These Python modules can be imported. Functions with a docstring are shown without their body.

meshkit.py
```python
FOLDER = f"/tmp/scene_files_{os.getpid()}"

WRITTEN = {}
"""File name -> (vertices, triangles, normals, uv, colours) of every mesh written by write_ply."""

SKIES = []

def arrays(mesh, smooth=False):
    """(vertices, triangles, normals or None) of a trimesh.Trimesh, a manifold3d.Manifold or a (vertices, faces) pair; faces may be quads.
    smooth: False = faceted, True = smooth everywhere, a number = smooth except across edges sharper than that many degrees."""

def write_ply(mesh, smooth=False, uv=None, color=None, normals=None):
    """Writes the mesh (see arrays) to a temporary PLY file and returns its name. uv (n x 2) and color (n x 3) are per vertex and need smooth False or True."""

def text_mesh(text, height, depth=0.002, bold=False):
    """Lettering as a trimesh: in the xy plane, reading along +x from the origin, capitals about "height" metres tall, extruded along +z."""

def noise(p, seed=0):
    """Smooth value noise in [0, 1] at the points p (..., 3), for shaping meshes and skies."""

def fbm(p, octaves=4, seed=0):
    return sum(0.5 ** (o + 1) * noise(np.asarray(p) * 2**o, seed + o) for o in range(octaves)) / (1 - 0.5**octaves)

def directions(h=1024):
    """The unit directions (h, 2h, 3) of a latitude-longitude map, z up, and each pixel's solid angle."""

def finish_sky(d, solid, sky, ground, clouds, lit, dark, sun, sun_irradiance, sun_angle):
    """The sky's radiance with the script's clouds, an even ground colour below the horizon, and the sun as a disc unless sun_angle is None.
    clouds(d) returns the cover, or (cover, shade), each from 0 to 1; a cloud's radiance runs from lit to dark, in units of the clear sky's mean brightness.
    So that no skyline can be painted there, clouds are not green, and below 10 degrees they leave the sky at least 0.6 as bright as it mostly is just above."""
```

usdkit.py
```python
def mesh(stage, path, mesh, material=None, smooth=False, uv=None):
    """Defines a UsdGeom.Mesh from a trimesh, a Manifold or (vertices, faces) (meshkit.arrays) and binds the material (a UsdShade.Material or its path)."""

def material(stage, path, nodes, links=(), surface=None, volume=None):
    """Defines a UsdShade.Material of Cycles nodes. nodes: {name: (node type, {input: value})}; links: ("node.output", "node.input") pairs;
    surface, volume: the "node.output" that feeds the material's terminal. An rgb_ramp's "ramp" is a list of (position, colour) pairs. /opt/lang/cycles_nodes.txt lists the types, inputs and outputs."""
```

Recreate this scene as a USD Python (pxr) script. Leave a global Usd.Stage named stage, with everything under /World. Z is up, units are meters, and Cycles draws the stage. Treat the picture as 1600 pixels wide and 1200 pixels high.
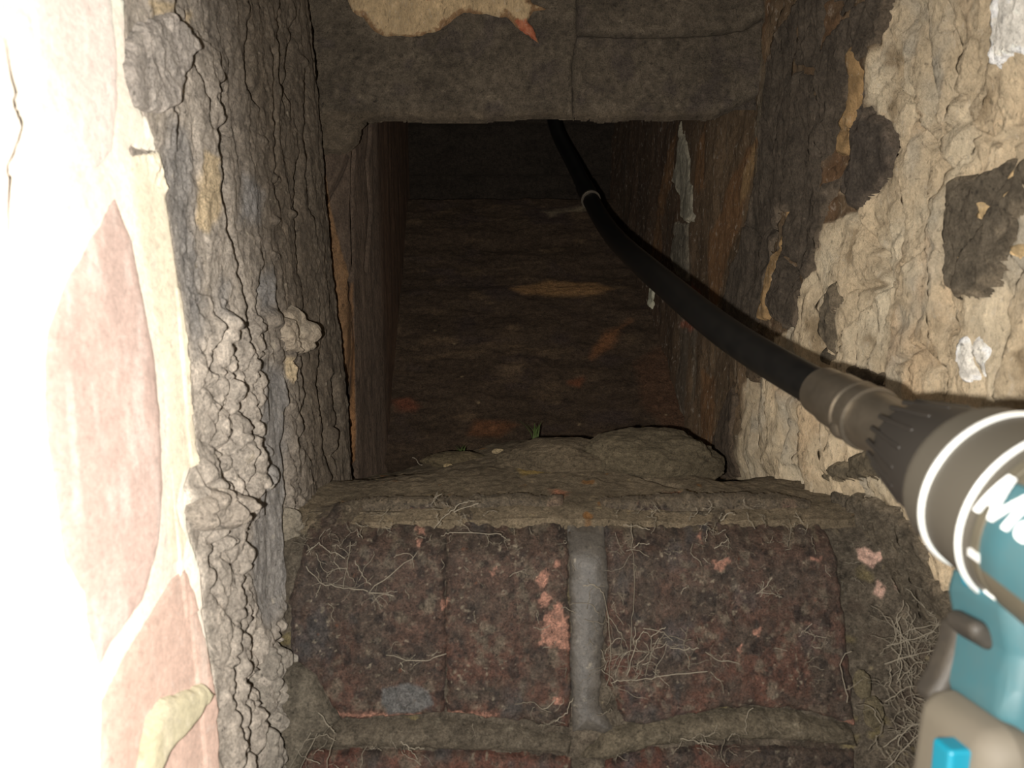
import math
import numpy as np, trimesh, shapely, manifold3d as m3
from scipy.spatial import cKDTree
from pxr import Usd, UsdGeom, UsdLux, UsdShade, Gf, Sdf, Vt
import usdkit, meshkit
from meshkit import noise, fbm

stage = Usd.Stage.CreateInMemory()
UsdGeom.SetStageUpAxis(stage, UsdGeom.Tokens.z)
UsdGeom.SetStageMetersPerUnit(stage, 1.0)
UsdGeom.Xform.Define(stage, '/World')
# ------------------------------------------------------------------ camera, phone flash, faint daylight
ZC = 0.40                     # height of the lens; geometry below is written relative to it
F = 1155.0                    # focal length in pixels of the 1600 wide picture
cam = UsdGeom.Camera.Define(stage, '/World/camera')
cam.CreateHorizontalApertureAttr(36.0); cam.CreateVerticalApertureAttr(27.0)
cam.CreateFocalLengthAttr(36.0 * F / 1600); cam.CreateClippingRangeAttr(Gf.Vec2f(0.01, 50))
cam.CreateFStopAttr(14.0); cam.CreateFocusDistanceAttr(0.55); cam.CreateExposureAttr(0.0)
cx = UsdGeom.Xformable(cam); cx.AddTranslateOp().Set(Gf.Vec3d(0, 0, ZC)); cx.AddRotateXOp().Set(90.0)
fl = UsdLux.SphereLight.Define(stage, '/World/phone_flash')
fl.CreateRadiusAttr(0.003); fl.CreateIntensityAttr(22500.0); fl.CreateColorAttr(Gf.Vec3f(1.0, 0.945, 0.87))
UsdGeom.Xformable(fl).AddTranslateOp().Set(Gf.Vec3d(-0.020, -0.004, ZC - 0.008))
dome = UsdLux.DomeLight.Define(stage, '/World/dim_daylight')
dome.CreateIntensityAttr(0.012); dome.CreateColorAttr(Gf.Vec3f(1.0, 0.86, 0.70))

# ------------------------------------------------------------------ helpers
def lin(c):
    c = np.asarray(c, float) / 255
    return np.where(c <= 0.04045, c / 12.92, ((c + 0.055) / 1.055) ** 2.4)
def sm(x, a, b):
    t = np.clip((x - a) / (b - a), 0, 1); return t * t * (3 - 2 * t)
def mixc(C, m, col):
    m = np.asarray(m)[:, None]; return C * (1 - m) + np.asarray(col) * m
def fb(U, V, su, sv, o=4, seed=0, w=0.37):
    return fbm(np.stack([U * su, V * sv, np.full_like(U, w)], -1), o, seed) - 0.5
def ridge(U, V, su, sv, o=4, seed=0):
    return 1 - np.abs(2 * (fb(U, V, su, sv, o, seed) + 0.5) - 1) * 2
def cells(U, V, su, sv, seed):
    """distances to the nearest and second nearest of jittered points, and the cell number"""
    q = np.stack([U * su, V * sv], -1); lo, hi = np.floor(q.min(0)) - 1, np.ceil(q.max(0)) + 1
    r = np.random.default_rng(seed); n = int(np.prod(hi - lo))
    p = lo + r.random((n, 2)) * (hi - lo)
    d, i = cKDTree(p).query(q, 2); return d[:, 0], d[:, 1], i[:, 0]

USED = {}
def number(path):
    n = USED.get(path, 0); USED[path] = n + 1
    return path if n == 0 else f'{path}_{n:03d}'
def props(prim, **kw):
    for k, v in kw.items():
        if v: prim.SetCustomDataByKey(k, v)
def thing(name, label=None, category=None, group=None, kind=None, loc=None):
    x = UsdGeom.Xform.Define(stage, number('/World/' + name))
    if loc is not None: x.AddTranslateOp().Set(Gf.Vec3d(*map(float, loc)))
    props(x.GetPrim(), label=label, category=category, group=group, kind=kind); return x
def obj(name, mesh, mat, parent=None, smooth=False, tint=None, label=None, category=None, group=None, kind=None):
    base = '/World' if parent is None else str(parent.GetPath())
    m = usdkit.mesh(stage, number(f'{base}/{name}'), mesh, mat, smooth)
    if tint is not None:
        UsdGeom.PrimvarsAPI(m).CreatePrimvar('tint', Sdf.ValueTypeNames.Color3fArray, 'vertex').Set(Vt.Vec3fArray.FromNumpy(np.asarray(tint, np.float32)))
    props(m.GetPrim(), label=label, category=category, group=group, kind=kind); return m
def world(v): return np.asarray(v, float) + [0, 0, ZC]

# ------------------------------------------------------------------ materials
def mineral(name, grain=700.0, bump=0.8, dist=0.0012, rough=0.9, spec=0.25, var=0.35, coarse=160.0, speck=0.3, speckcol=(0.26, 0.23, 0.18), stretch=1.0, pits=0.5):
    """mineral surface: the mesh's own colour broken up by grain, pale dust specks and dark pits, with fine relief; stretch < 1 draws it out upwards"""
    return usdkit.material(stage, '/World/Looks/' + name, {
        't': ('attribute', {'attribute': 'tint'}), 'tc': ('texture_coordinate', {}), 'mp': ('mapping', {'scale': (1, 1, stretch)}),
        'n1': ('noise_texture', {'scale': grain, 'detail': 6.0, 'roughness': 0.72}),
        'n2': ('noise_texture', {'scale': coarse, 'detail': 7.0, 'roughness': 0.72, 'distortion': 0.4}),
        'n3': ('noise_texture', {'scale': grain * 0.55, 'detail': 4.0, 'roughness': 0.6, 'distortion': 0.8}),
        'r1': ('rgb_ramp', {'ramp': [(0.34, (1 - var,) * 3), (0.66, (1 + var,) * 3)]}),
        'r2': ('rgb_ramp', {'ramp': [(0.34, (1 - var * 0.9,) * 3), (0.66, (1 + var * 0.9,) * 3)]}),
        'r3': ('rgb_ramp', {'ramp': [(0.58, (0, 0, 0)), (0.68, (speck,) * 3)]}), 'g3': ('rgb_to_bw', {}),
        'r4': ('rgb_ramp', {'ramp': [(0.32, (1 - pits,) * 3), (0.41, (1, 1, 1))]}),
        'm1': ('mix_color', {'blend_type': 'multiply', 'fac': 1.0, 'use_clamp': False}), 'm2': ('mix_color', {'blend_type': 'multiply', 'fac': 1.0, 'use_clamp': False}),
        'm3': ('mix_color', {'blend_type': 'mix', 'b': speckcol}), 'm4': ('mix_color', {'blend_type': 'multiply', 'fac': 1.0, 'use_clamp': False}),
        'b1': ('bump', {'strength': bump, 'distance': dist}), 'b2': ('bump', {'strength': bump, 'distance': dist * 3.5}),
        'p': ('principled_bsdf', {'roughness': rough, 'specular_ior_level': spec, 'diffuse_roughness': 0.5})},
        [('tc.object', 'mp.vector'), ('mp.vector', 'n1.vector'), ('mp.vector', 'n2.vector'), ('mp.vector', 'n3.vector'), ('n1.fac', 'r1.fac'), ('n2.fac', 'r2.fac'), ('n3.fac', 'r3.fac'), ('n3.fac', 'r4.fac'),
         ('t.color', 'm1.a'), ('r1.color', 'm1.b'), ('m1.result', 'm2.a'), ('r2.color', 'm2.b'), ('m2.result', 'm4.a'), ('r4.color', 'm4.b'),
         ('r3.color', 'g3.color'), ('g3.val', 'm3.fac'), ('m4.result', 'm3.a'), ('m3.result', 'p.base_color'),
         ('n2.fac', 'b2.height'), ('n1.fac', 'b1.height'), ('b2.normal', 'b1.normal'), ('b1.normal', 'p.normal')], surface='p.BSDF')
M_ROCK = mineral('parged_stone', grain=650, bump=0.9, dist=0.0014, var=0.17, stretch=0.45, speck=0.25, speckcol=(0.6, 0.55, 0.47), pits=0.45)
M_SOOT = mineral('sooty_render', grain=800, bump=0.8, dist=0.0012, var=0.35, spec=0.35, stretch=0.7, speck=0.35)
M_STONE = mineral('sooty_stone', grain=800, bump=0.8, dist=0.0012, var=0.35, spec=0.3, speck=0.2, speckcol=(0.14, 0.12, 0.10))
M_COAT = mineral('soot_coat', grain=900, bump=0.8, dist=0.0010, var=0.35, spec=0.3, stretch=0.6, speck=0.12, speckcol=(0.2, 0.18, 0.15))
M_BRICK = mineral('sooty_brick', grain=900, bump=1.0, dist=0.0016, var=0.5, coarse=300, spec=0.5, rough=0.62, speck=0.55, speckcol=(0.15, 0.125, 0.10), pits=0.7)
M_MORTAR = mineral('sooty_mortar', grain=700, bump=0.9, dist=0.0014, var=0.4, speck=0.4)
M_DIRT = mineral('dry_dirt', grain=900, bump=1.0, dist=0.0014, var=0.35, coarse=300, speck=0.3, speckcol=(0.2, 0.17, 0.12))
M_DEEP = mineral('brown_soot', grain=700, bump=0.9, dist=0.0014, var=0.4, coarse=220, speck=0.2, speckcol=(0.11, 0.085, 0.06))
M_PALE = mineral('pale_brick', grain=500, bump=0.3, dist=0.0005, var=0.12, speck=0.2, speckcol=(0.85, 0.8, 0.75), pits=0.15)
M_JOINT = mineral('smeared_mortar', grain=900, bump=0.35, dist=0.0005, var=0.25, rough=0.5, spec=0.6, speck=0.15)

def plain(name, col, rough=0.5, metal=0.0, spec=0.5, dust=0.25, dustcol=(0.16, 0.13, 0.09), scale=60.0, bump=0.0):
    c = lin(col)
    return usdkit.material(stage, '/World/Looks/' + name, {
        'tc': ('texture_coordinate', {}), 'n': ('noise_texture', {'scale': scale, 'detail': 6.0, 'roughness': 0.7}),
        'r': ('rgb_ramp', {'ramp': [(0.35, (0, 0, 0)), (0.75, (dust,) * 3)]}), 'g': ('rgb_to_bw', {}),
        'm': ('mix_color', {'blend_type': 'mix', 'a': tuple(c), 'b': dustcol}), 'b': ('bump', {'strength': bump, 'distance': 0.0004}),
        'p': ('principled_bsdf', {'roughness': rough, 'metallic': metal, 'specular_ior_level': spec})},
        [('tc.object', 'n.vector'), ('n.fac', 'r.fac'), ('r.color', 'g.color'), ('g.val', 'm.fac'), ('m.result', 'p.base_color'), ('n.fac', 'b.height'), ('b.normal', 'p.normal')], surface='p.BSDF')
M_ROD = plain('black_nylon', (15, 15, 15), 0.45, spec=0.25, dust=0.12, dustcol=(0.05, 0.045, 0.038), scale=90)
M_FERRULE = plain('worn_steel', (120, 112, 100), 0.38, metal=0.75, dust=0.6, dustcol=(0.07, 0.06, 0.045), scale=80)
M_BRIGHT = plain('bright_steel', (235, 238, 236), 0.3, metal=0.3, dust=0.05)
M_CHUCK = plain('black_chuck', (46, 43, 40), 0.5, dust=0.35, dustcol=(0.03, 0.026, 0.02), scale=50)
M_SLEEVE = plain('grey_sleeve', (76, 72, 64), 0.5, dust=0.5, dustcol=(0.07, 0.062, 0.05), scale=40)
M_TEAL = plain('teal_plastic', (52, 96, 105), 0.5, dust=0.5, dustcol=(0.08, 0.11, 0.11), scale=35)
M_TEALPAD = plain('light_teal_plastic', (22, 122, 146), 0.4, dust=0.1, scale=35)
M_OLIVE = plain('grey_green_plastic', (84, 80, 68), 0.5, dust=0.3, scale=35)
M_RUBBER = plain('dark_rubber', (40, 38, 36), 0.6, dust=0.3, scale=50)
M_GRIP = plain('dusty_grey_grip', (104, 98, 86), 0.7, dust=0.6, dustcol=(0.12, 0.105, 0.085), scale=25)
M_WHITE = plain('white_print', (225, 228, 228), 0.5, dust=0.05)
M_WEB = plain('dusty_web', (128,121,108), 0.9, spec=0.1, dust=0.3, dustcol=(0.12, 0.11, 0.09), scale=300)
M_LEAF = plain('moss_green', (62, 84, 30), 0.7, dust=0.3, scale=300)

# ------------------------------------------------------------------ surfaces: each maps (u, v, h) to a point, h out of the surface
def XL(Y, z): return -0.163 + 0.08 * Y - 0.09 * z
def XR(Y, z): return 0.156 + 0.17 * (0.62 - Y) + 0.06 * np.maximum(z, -0.05) + 0.30 * np.maximum(0, -z - 0.05)
def YF(X, z): return 0.400 + 0.22 * (z + 0.066)
def P_left(u, v, h): return np.stack([XL(u, v) + h, u, v], -1)
def P_right(u, v, h): return np.stack([XR(u, v) - h, u, v], -1)
def P_face(u, v, h): return np.stack([u, YF(u, v) - h, v], -1)
YL = 0.548
def P_lintel(u, v, h): return np.stack([u, YL - h + 0.0 * v, v], -1)
def ledge_z(X, Y):
    crest = np.interp(X, [-.2, -.135, -.118, -.10, -.08, -.055, -.03, 0, .03, .06, .09, .118, .136, .158, .175, .2, .26], [-.062, -.066, -.073, -.0745, -.069, -.062, -.055, -.0475, -.0465, -.0475, -.05, -.048, -.078, -.080, -.073, -.072, -.060])
    front = np.interp(X, [-.16, -.1, 0, .1, .2, .3], [-.061, -.063, -.061, -.062, -.060, -.058])
    front = front - .0105 * np.clip((.49 - Y) / .08, 0, 1) ** 1.5
    t = sm(Y, .44, .60)
    return front * (1 - t) + crest * t - 0.05 * sm(Y, .615, .66) - .004 * sm(Y, .428, .404) ** 2
def P_ledge(u, v, h): return np.stack([u, v, ledge_z(u, v) + h], -1)
def P_slope(u, v, h):     # v runs up the sloping back; n is its normal
    return np.stack([u - 0.0 * v, 0.615 + v * 0.70 - h * 0.714, -0.066 + v * 0.714 + h * 0.70], -1)
JP = np.array([[-.175, .550], [-.118, .560], [-.107, .62], [-.119, .90], [-.119, .96]])
JL = np.r_[0, np.cumsum(np.linalg.norm(np.diff(JP, axis=0), axis=1))]
def P_jamb(u, v, h):
    x, y = np.interp(u, JL, JP[:, 0]), np.interp(u, JL, JP[:, 1])
    s = np.clip(np.searchsorted(JL, u) - 1, 0, 3); d = np.diff(JP, axis=0)[s]; d /= np.linalg.norm(d, axis=1)[:, None]
    return np.stack([x + d[:, 1] * h - 0.03 * v, y - d[:, 0] * h, v], -1)

def ray(px): px = np.atleast_2d(np.asarray(px, float)); return (px[:, 0] - 800) / F, (600 - px[:, 1]) / F
def uv_left(px):
    rx, rz = ray(px); Y = -0.163 / (rx - 0.08 + 0.09 * rz); return np.stack([Y, rz * Y], -1)
def uv_right(px):
    rx, rz = ray(px); Y = np.full(len(rx), .45)
    for _ in range(40): Y = 0.5 * Y + 0.5 * XR(Y, rz * Y) / rx
    return np.stack([Y, rz * Y], -1)
def uv_face(px):
    rx, rz = ray(px); Y = np.full(len(rx), .39)
    for _ in range(30): Y = YF(rx * Y, rz * Y)
    return np.stack([rx * Y, rz * Y], -1)
def uv_lintel(px): rx, rz = ray(px); return np.stack([rx * YL, rz * YL], -1)
def uv_slope(px):
    rx, rz = ray(px); v = (rz * .615 + .066) / (.714 - .70 * rz); Y = .615 + .7 * v; return np.stack([rx * Y, v], -1)
def uv_ledge(px):
    rx, rz = ray(px); Y = np.full(len(rx), .5)
    for _ in range(60): Y = np.clip(0.6 * Y + 0.4 * ledge_z(rx * Y, Y) / np.minimum(rz, -.05), .38, .62)
    return np.stack([rx * Y, Y], -1)
def sdist(poly, U, V):
    """signed distance to a polygon, positive inside"""
    pg = shapely.Polygon(poly).buffer(0); shapely.prepare(pg)
    pts = shapely.points(U, V); d = shapely.distance(pg.boundary, pts)
    return np.where(shapely.contains_xy(pg, U, V), d, -d)
def ldist(line, U, V): return shapely.distance(shapely.LineString(line), shapely.points(U, V))

def grid(us, vs):
    U, V = np.meshgrid(us, vs, indexing='ij'); n, m = U.shape
    i = np.arange(n * m).reshape(n, m); a, b, c, d = i[:-1, :-1].ravel(), i[1:, :-1].ravel(), i[1:, 1:].ravel(), i[:-1, 1:].ravel()
    return U.ravel(), V.ravel(), np.vstack([np.stack([a, b, c], 1), np.stack([a, c, d], 1)]), (n, m)
def orient(P, v, f, U, V):
    """turn the faces towards the outside of the surface"""
    k = len(U) // 2; n = P(U[k:k+1], V[k:k+1], np.array([.001])) - P(U[k:k+1], V[k:k+1], np.array([0.]))
    t = v[f]; g = np.cross(t[:, 1] - t[:, 0], t[:, 2] - t[:, 0]).sum(0)
    return f if (g @ n[0]) > 0 else f[:, ::-1]
def sheet(name, P, us, vs, hf, cf, mat, parent, thick=0.03, **kw):
    """a body whose front is the height field hf and whose back is flat, thick metres behind"""
    U, V, f, (n, m) = grid(us, vs); h = hf(U, V); v = P(U, V, h); f = orient(P, v, f, U, V); C = cf(U, V, h)
    i = np.arange(n * m).reshape(n, m); loop = np.r_[i[:-1, 0], i[-1, :-1], i[:0:-1, -1], i[0, :0:-1]]
    back = P(U[loop], V[loop], np.full(len(loop), -thick)); k = len(v); L = len(loop)
    j = np.arange(L); q = (j + 1) % L
    side = np.vstack([np.stack([loop[j], k + j, k + q], 1), np.stack([loop[j], k + q, loop[q]], 1), np.stack([k + j, np.full(L, k + L), k + q], 1)])
    cen = back.mean(0)
    allv = np.vstack([v, back, cen[None]])
    tri = allv[side]; nn = np.cross(tri[:, 1] - tri[:, 0], tri[:, 2] - tri[:, 0]); out = tri.mean(1) - (v.mean(0) * .5 + cen * .5)
    if (nn * out).sum() < 0: side = side[:, ::-1]
    C = np.vstack([C, C[loop], C[loop].mean(0)[None]])
    return obj(name, (world(allv), np.vstack([f, side])), mat, parent, True, C, **kw)
def slab(name, P, poly, res, hbase, t, edge, cf, mat, parent, rough=0.0, rscale=120., rv_scale=1.0, seed=0, detail=None, sink=.0012, **kw):
    """a raised piece of a surface with the outline poly (in surface coordinates), t thick, with a rounded edge"""
    poly = np.asarray(poly); lo, hi = poly.min(0) - edge - 2 * rough, poly.max(0) + edge + 2 * rough
    ru, rv = (res, res) if np.ndim(res) == 0 else res
    us = np.linspace(lo[0], hi[0], max(6, int((hi[0] - lo[0]) / ru))); vs = np.linspace(lo[1], hi[1], max(6, int((hi[1] - lo[1]) / rv)))
    U, V, f, _ = grid(us, vs)
    s = sdist(poly, U, V)
    if rough: s = s + rough * 2 * fb(U, V, rscale, rscale * rv_scale, 4, seed + 11)
    x = np.clip(s / edge, -1, 1)
    prof = np.where(x > 0, np.sqrt(np.maximum(0, 1 - (1 - x) ** 2)), 0)
    keep = s > -min(edge, 0.6 * max(ru, rv) * 2); 
    h = hbase(U, V) + np.where(s > 0, t * prof, -sink)
    if detail is not None: h = h + detail(U, V) * np.clip(s / edge, 0, 1)
    v = P(U, V, h); f = orient(P, v, f, U, V); f = f[keep[f].all(1)]
    C = cf(U, V, s); idx = np.unique(f); mp = np.zeros(len(v), int); mp[idx] = np.arange(len(idx))
    return obj(name, (world(v[idx]), mp[f]), mat, parent, True, C[idx], **kw)

# ================================================================== LEFT WALL
L = lambda *p: uv_left(p)
wl = thing('wall_left', 'left wall of the flue, pale brick close by turning to cracked grey sooty render', 'wall', kind='structure')
CRACKS_L = [  # jagged cracks: (points in the picture measured onto the wall, depth, width)
 ([(265,20),(285,45),(297,70),(278,95),(275,125),(264,165)], .010, .0016), ([(290,85),(303,110),(312,140)], .007, .0016),
 ([(343,145),(350,200),(336,240),(348,270),(345,310),(352,360),(362,400),(370,440),(380,480),(376,528)], .014, .0032),
 ([(325,530),(320,575)], .009, .0020), ([(345,535),(357,565),(352,600),(365,640),(370,665),(385,690),(397,712),(398,745)], .011, .0022),
 ([(392,760),(374,800),(370,830),(379,870),(372,900),(364,930),(368,960),(359,1000),(352,1050),(352,1095),(358,1150),(358,1240)], .011, .0022),
 ([(384,985),(380,1040),(372,1085),(398,1050),(404,1110),(418,1150)], .009, .0022), ([(372,1085),(376,1150),(385,1240)], .008, .0022),
 ([(385,40),(386,90),(384,130),(397,152)], .006, .0028), ([(432,30),(434,90),(436,130),(441,152)], .005, .0030), ([(458,40),(450,100),(447,140)], .005, .003),
 ([(478,120),(476,200),(480,280),(486,330)], .005, .003), ([(443,640),(440,700),(446,760),(440,830),(446,880),(457,925)], .008, .0026),
 ([(472,500),(470,560),(474,620),(465,690)], .005, .0034), ([(500,560),(496,620),(503,680),(510,720)], .006, .0034), ([(520,600),(528,660),(518,700)], .006, .004),
 ([(405,430),(398,490),(406,530),(400,575),(408,600)], .006, .0022), ([(430,470),(440,500),(448,540)], .006, .0024),
 ([(330,790),(345,820),(335,835),(318,870)], .007, .0016), ([(340,700),(334,735),(348,760)], .006, .0016), ([(10,165),(22,195),(16,235),(2,265)], .006, .0007),
 ([(330,150),(345,205)], .004, .0010), ([(440,985),(428,1000),(440,1015)], .008, .002), ([(420,80),(424,140),(428,230),(430,300)], .004, .0026), ([(466,250),(462,330),(468,420)], .004, .003)]
CRACKS_L = [(L(*p), d, w) for p, d, w in CRACKS_L]
NODULES_L = [((430,280),.004,.004),((427,400),.003,.003),((462,520),.0075,.007),((455,545),.006,.006),((408,742),.007,.006),((398,752),.005,.005),((410,708),.004,.004),((420,500),.005,.006),((400,505),.005,.005),((380,510),.005,.006),((340,500),.004,.005),((335,515),.004,.006),
  ((300,780),.004,.005),((330,800),.005,.006),((345,790),.005,.005),((360,700),.005,.006),((385,680),.005,.006),((350,610),.004,.005),((515,690),.006,.009),((425,345),.003,.003),((452,335),.003,.003),((405,220),.003,.003),((470,95),.003,.004),((340,850),.004,.004)]
NODULES_L = [(L(p)[0], a, r) for p, a, r in NODULES_L]
EDGE_L = L((197,0),(200,120),(202,230),(250,238),(264,330),(277,420),(290,520),(297,620),(306,700),(288,760),(292,830),(308,900),(322,1000),(333,1200),(337,1400))
BLUEP = [L((405,560),(440,575),(447,700),(440,800),(450,860),(440,930),(415,990),(395,960),(385,860),(390,760),(398,640)), L((255,180),(290,200),(300,250),(298,350),(312,420),(308,520),(298,560),(285,480),(265,340),(252,260)), L((380,270),(410,300),(408,350),(375,350)), L((335,430),(350,440),(345,500),(328,490)), L((400,430),(425,420),(428,480),(405,490))]
def grey_side(Y, z):  # >0 on the sooty side of the edge between bare pale wall and soot
    o = np.argsort(EDGE_L[:, 1]); return Y - np.interp(z, EDGE_L[o, 1], EDGE_L[o, 0])
def h_left(Y, z):
    jy = Y + .004 * fb(Y, z, 90, 90, 3, 5); jz = z + .006 * fb(Y, z, 70, 70, 3, 6)
    g = sm(grey_side(Y, z), -.004, .012); deep = sm(Y, .30, .46)
    h = .004 * fb(Y, z, 30, 7, 3, 1) + g * (.006 * fb(Y, z, 70, 16, 4, 2) + .0040 * deep * fb(Y, z, 190, 26, 4, 3) + .0036 * fb(Y, z, 420, 170, 3, 4))
    smooth = sm(sdist(BLUEP[0], Y, z) + .004 * fb(Y, z, 90, 60, 3, 7), -.006, .008); h -= .5 * smooth * g * .0036 * fb(Y, z, 420, 170, 3, 4)
    zone = (1 - smooth) * g * sm(z, .06, -.0) * sm(Y, .47, .40) * sm(Y, .285, .31)        # lumpy crust low on the wall
    d1, d2, _ = cells(jy, jz, 85, 48, 21); h += zone * (.0052 * np.sqrt(np.clip((d2 - d1) * 2.4, 0, 1)) - .003)
    d1, d2, _ = cells(jy, jz, 230, 130, 22); h += (.3 + .7 * zone) * (1 - smooth) * g * .0026 * np.sqrt(np.clip((d2 - d1) * 2.2, 0, 1))
    for line, dep, w in CRACKS_L:
        lo, hi = line.min(0) - .02, line.max(0) + .02; s = (Y > lo[0]) & (Y < hi[0]) & (z > lo[1]) & (z < hi[1])
        if s.any():
            d = ldist(line, jy[s], jz[s]) / 1.5; taper = .7 + .6 * noise(np.stack([z[s] * 120, Y[s] * 60, 0 * z[s]], -1), 9)
            h[s] -= 1.3 * dep * np.exp(-(d / (w * taper)) ** 2 * 1.2)
            near = Y[s] < np.interp(z[s], line[np.argsort(line[:, 1]), 1], line[np.argsort(line[:, 1]), 0]); h[s] += dep * .55 * np.exp(-d / .009) * near
    for c, a, r in NODULES_L:
        d = np.hypot((jy - c[0]) / 1.5, jz - c[1]); h += a * np.clip(1 - (d / r) ** 2, 0, 1) ** .6
    return h
GREY, BLUE, WARM, CREAM = lin((178,169,158)), lin((140,140,141)), lin((98,88,76)), lin((196,178,148))
CREAMP = [L((310,235),(328,250),(333,330),(318,365),(304,350),(308,300)), L((228,0),(272,0),(270,18),(235,24)), L((440,555),(455,560),(452,600),(440,590)), L((290,15),(300,20),(296,40),(288,35))]
def c_left(Y, z, h):
    n = fb(Y, z, 90, 30, 5, 31); n2 = fb(Y, z, 260, 120, 4, 32)
    C = GREY * (1 + 1.0 * n[:, None] + .7 * n2[:, None]); C = mixc(C, sm(Y + .25 * np.maximum(z, 0), .34, .47), WARM * (1 + 1.2 * n2[:, None]))
    for p in BLUEP: C = mixc(C, .6 * sm(sdist(p, Y, z) + .006 * n, -.004, .006), BLUE * (1 + .4 * n2[:, None]))
    for p in CREAMP: C = mixc(C, sm(sdist(p, Y, z) + .008 * n, -.0015, .002), CREAM)
    sp = fb(Y, z, 300, 190, 2, 33); C = mixc(C, .65 * sm(sp, .22, .32), lin((176,166,148)))
    s = grey_side(Y, z) + .006 * n
    bare = lin((246,236,222)) * (1 + .25 * n[:, None]); bare = mixc(bare, .6 * sm(fb(Y, z, 40, 18, 4, 34), .02, .22), lin((236,214,204)))
    return np.clip(mixc(C, sm(s, .0015, -.0015), bare), .01, .9)
yl = np.r_[np.geomspace(.10, .20, 26)[:-1], np.geomspace(.20, .531, 300)]
sheet('sooty_render', P_left, yl, np.linspace(-.36, .42, 860), h_left, c_left, M_SOOT, wl, .06, label='grey cracked sooty render with bare pale wall at its near end')
EP = EDGE_L[np.argsort(EDGE_L[:, 1])]
def brickc(base, seed, pale):
    def f(U, V, s):
        n = fb(U, V, 60, 28, 5, seed); C = np.asarray(base) * (1 + .5 * n[:, None]); return np.clip(mixc(C, .5 * sm(fb(U, V, 160, 50, 3, seed + 1), .03, .2), pale), .01, .9)
    return f
slab('pale_render', P_left, np.vstack([EP - [.0006, 0], [[.115, EP[-1, 1]], [.115, EP[0, 1]]]]), (.0010, .0014), h_left, .0009, .004, brickc(lin((246,236,222)), 39, lin((240,222,212))), M_PALE, wl, .001, 160, 1.0, 39, label='bare pale wall close to the lens')
PINK, PINK2 = lin((206,182,172)), lin((228,214,206))
slab('brick', P_left, L((178,300),(205,380),(222,470),(240,560),(248,640),(252,760),(246,850),(220,940),(172,1010),(150,1050),(135,1000),(125,930),(95,880),(80,780),(66,690),(60,600),(65,520),(90,450),(130,380)), .0007, h_left, .0016, .007, brickc(PINK, 41, PINK2), M_PALE, wl, .0012, 160, 1.0, 41, label='pinkish red brick with rounded edge')
slab('brick', P_left, L((30,-60),(165,-60),(182,60),(185,150),(178,240),(150,270),(90,250),(50,130)), .0007, h_left, .0016, .007, brickc(lin((240,226,218)), 43, lin((246,240,234))), M_PALE, wl, .0012, 160, 1.0, 43, label='pale pink brick high up')
slab('brick', P_left, L((300,925),(318,1000),(330,1100),(336,1260),(150,1260),(152,1095),(180,1035),(225,960),(262,900),(285,885)), .0007, h_left, .0016, .007, brickc(lin((214,186,172)), 45, lin((232,218,206))), M_PALE, wl, .0012, 160, 1.0, 45, label='salmon brick at the foot of the pale part')
slab('mortar_joint', P_left, L((200,243),(249,236),(263,330),(276,420),(289,520),(296,620),(304,670),(304,722),(286,742),(276,792),(290,842),(283,880),(262,890),(254,840),(258,760),(254,640),(246,560),(230,470),(212,380),(198,300)), .0006, h_left, .0012, .005, brickc(lin((240,230,208)), 47, lin((246,240,224))), M_PALE, wl, .001, 200, 1.0, 47, label='strip of cream mortar')
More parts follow.
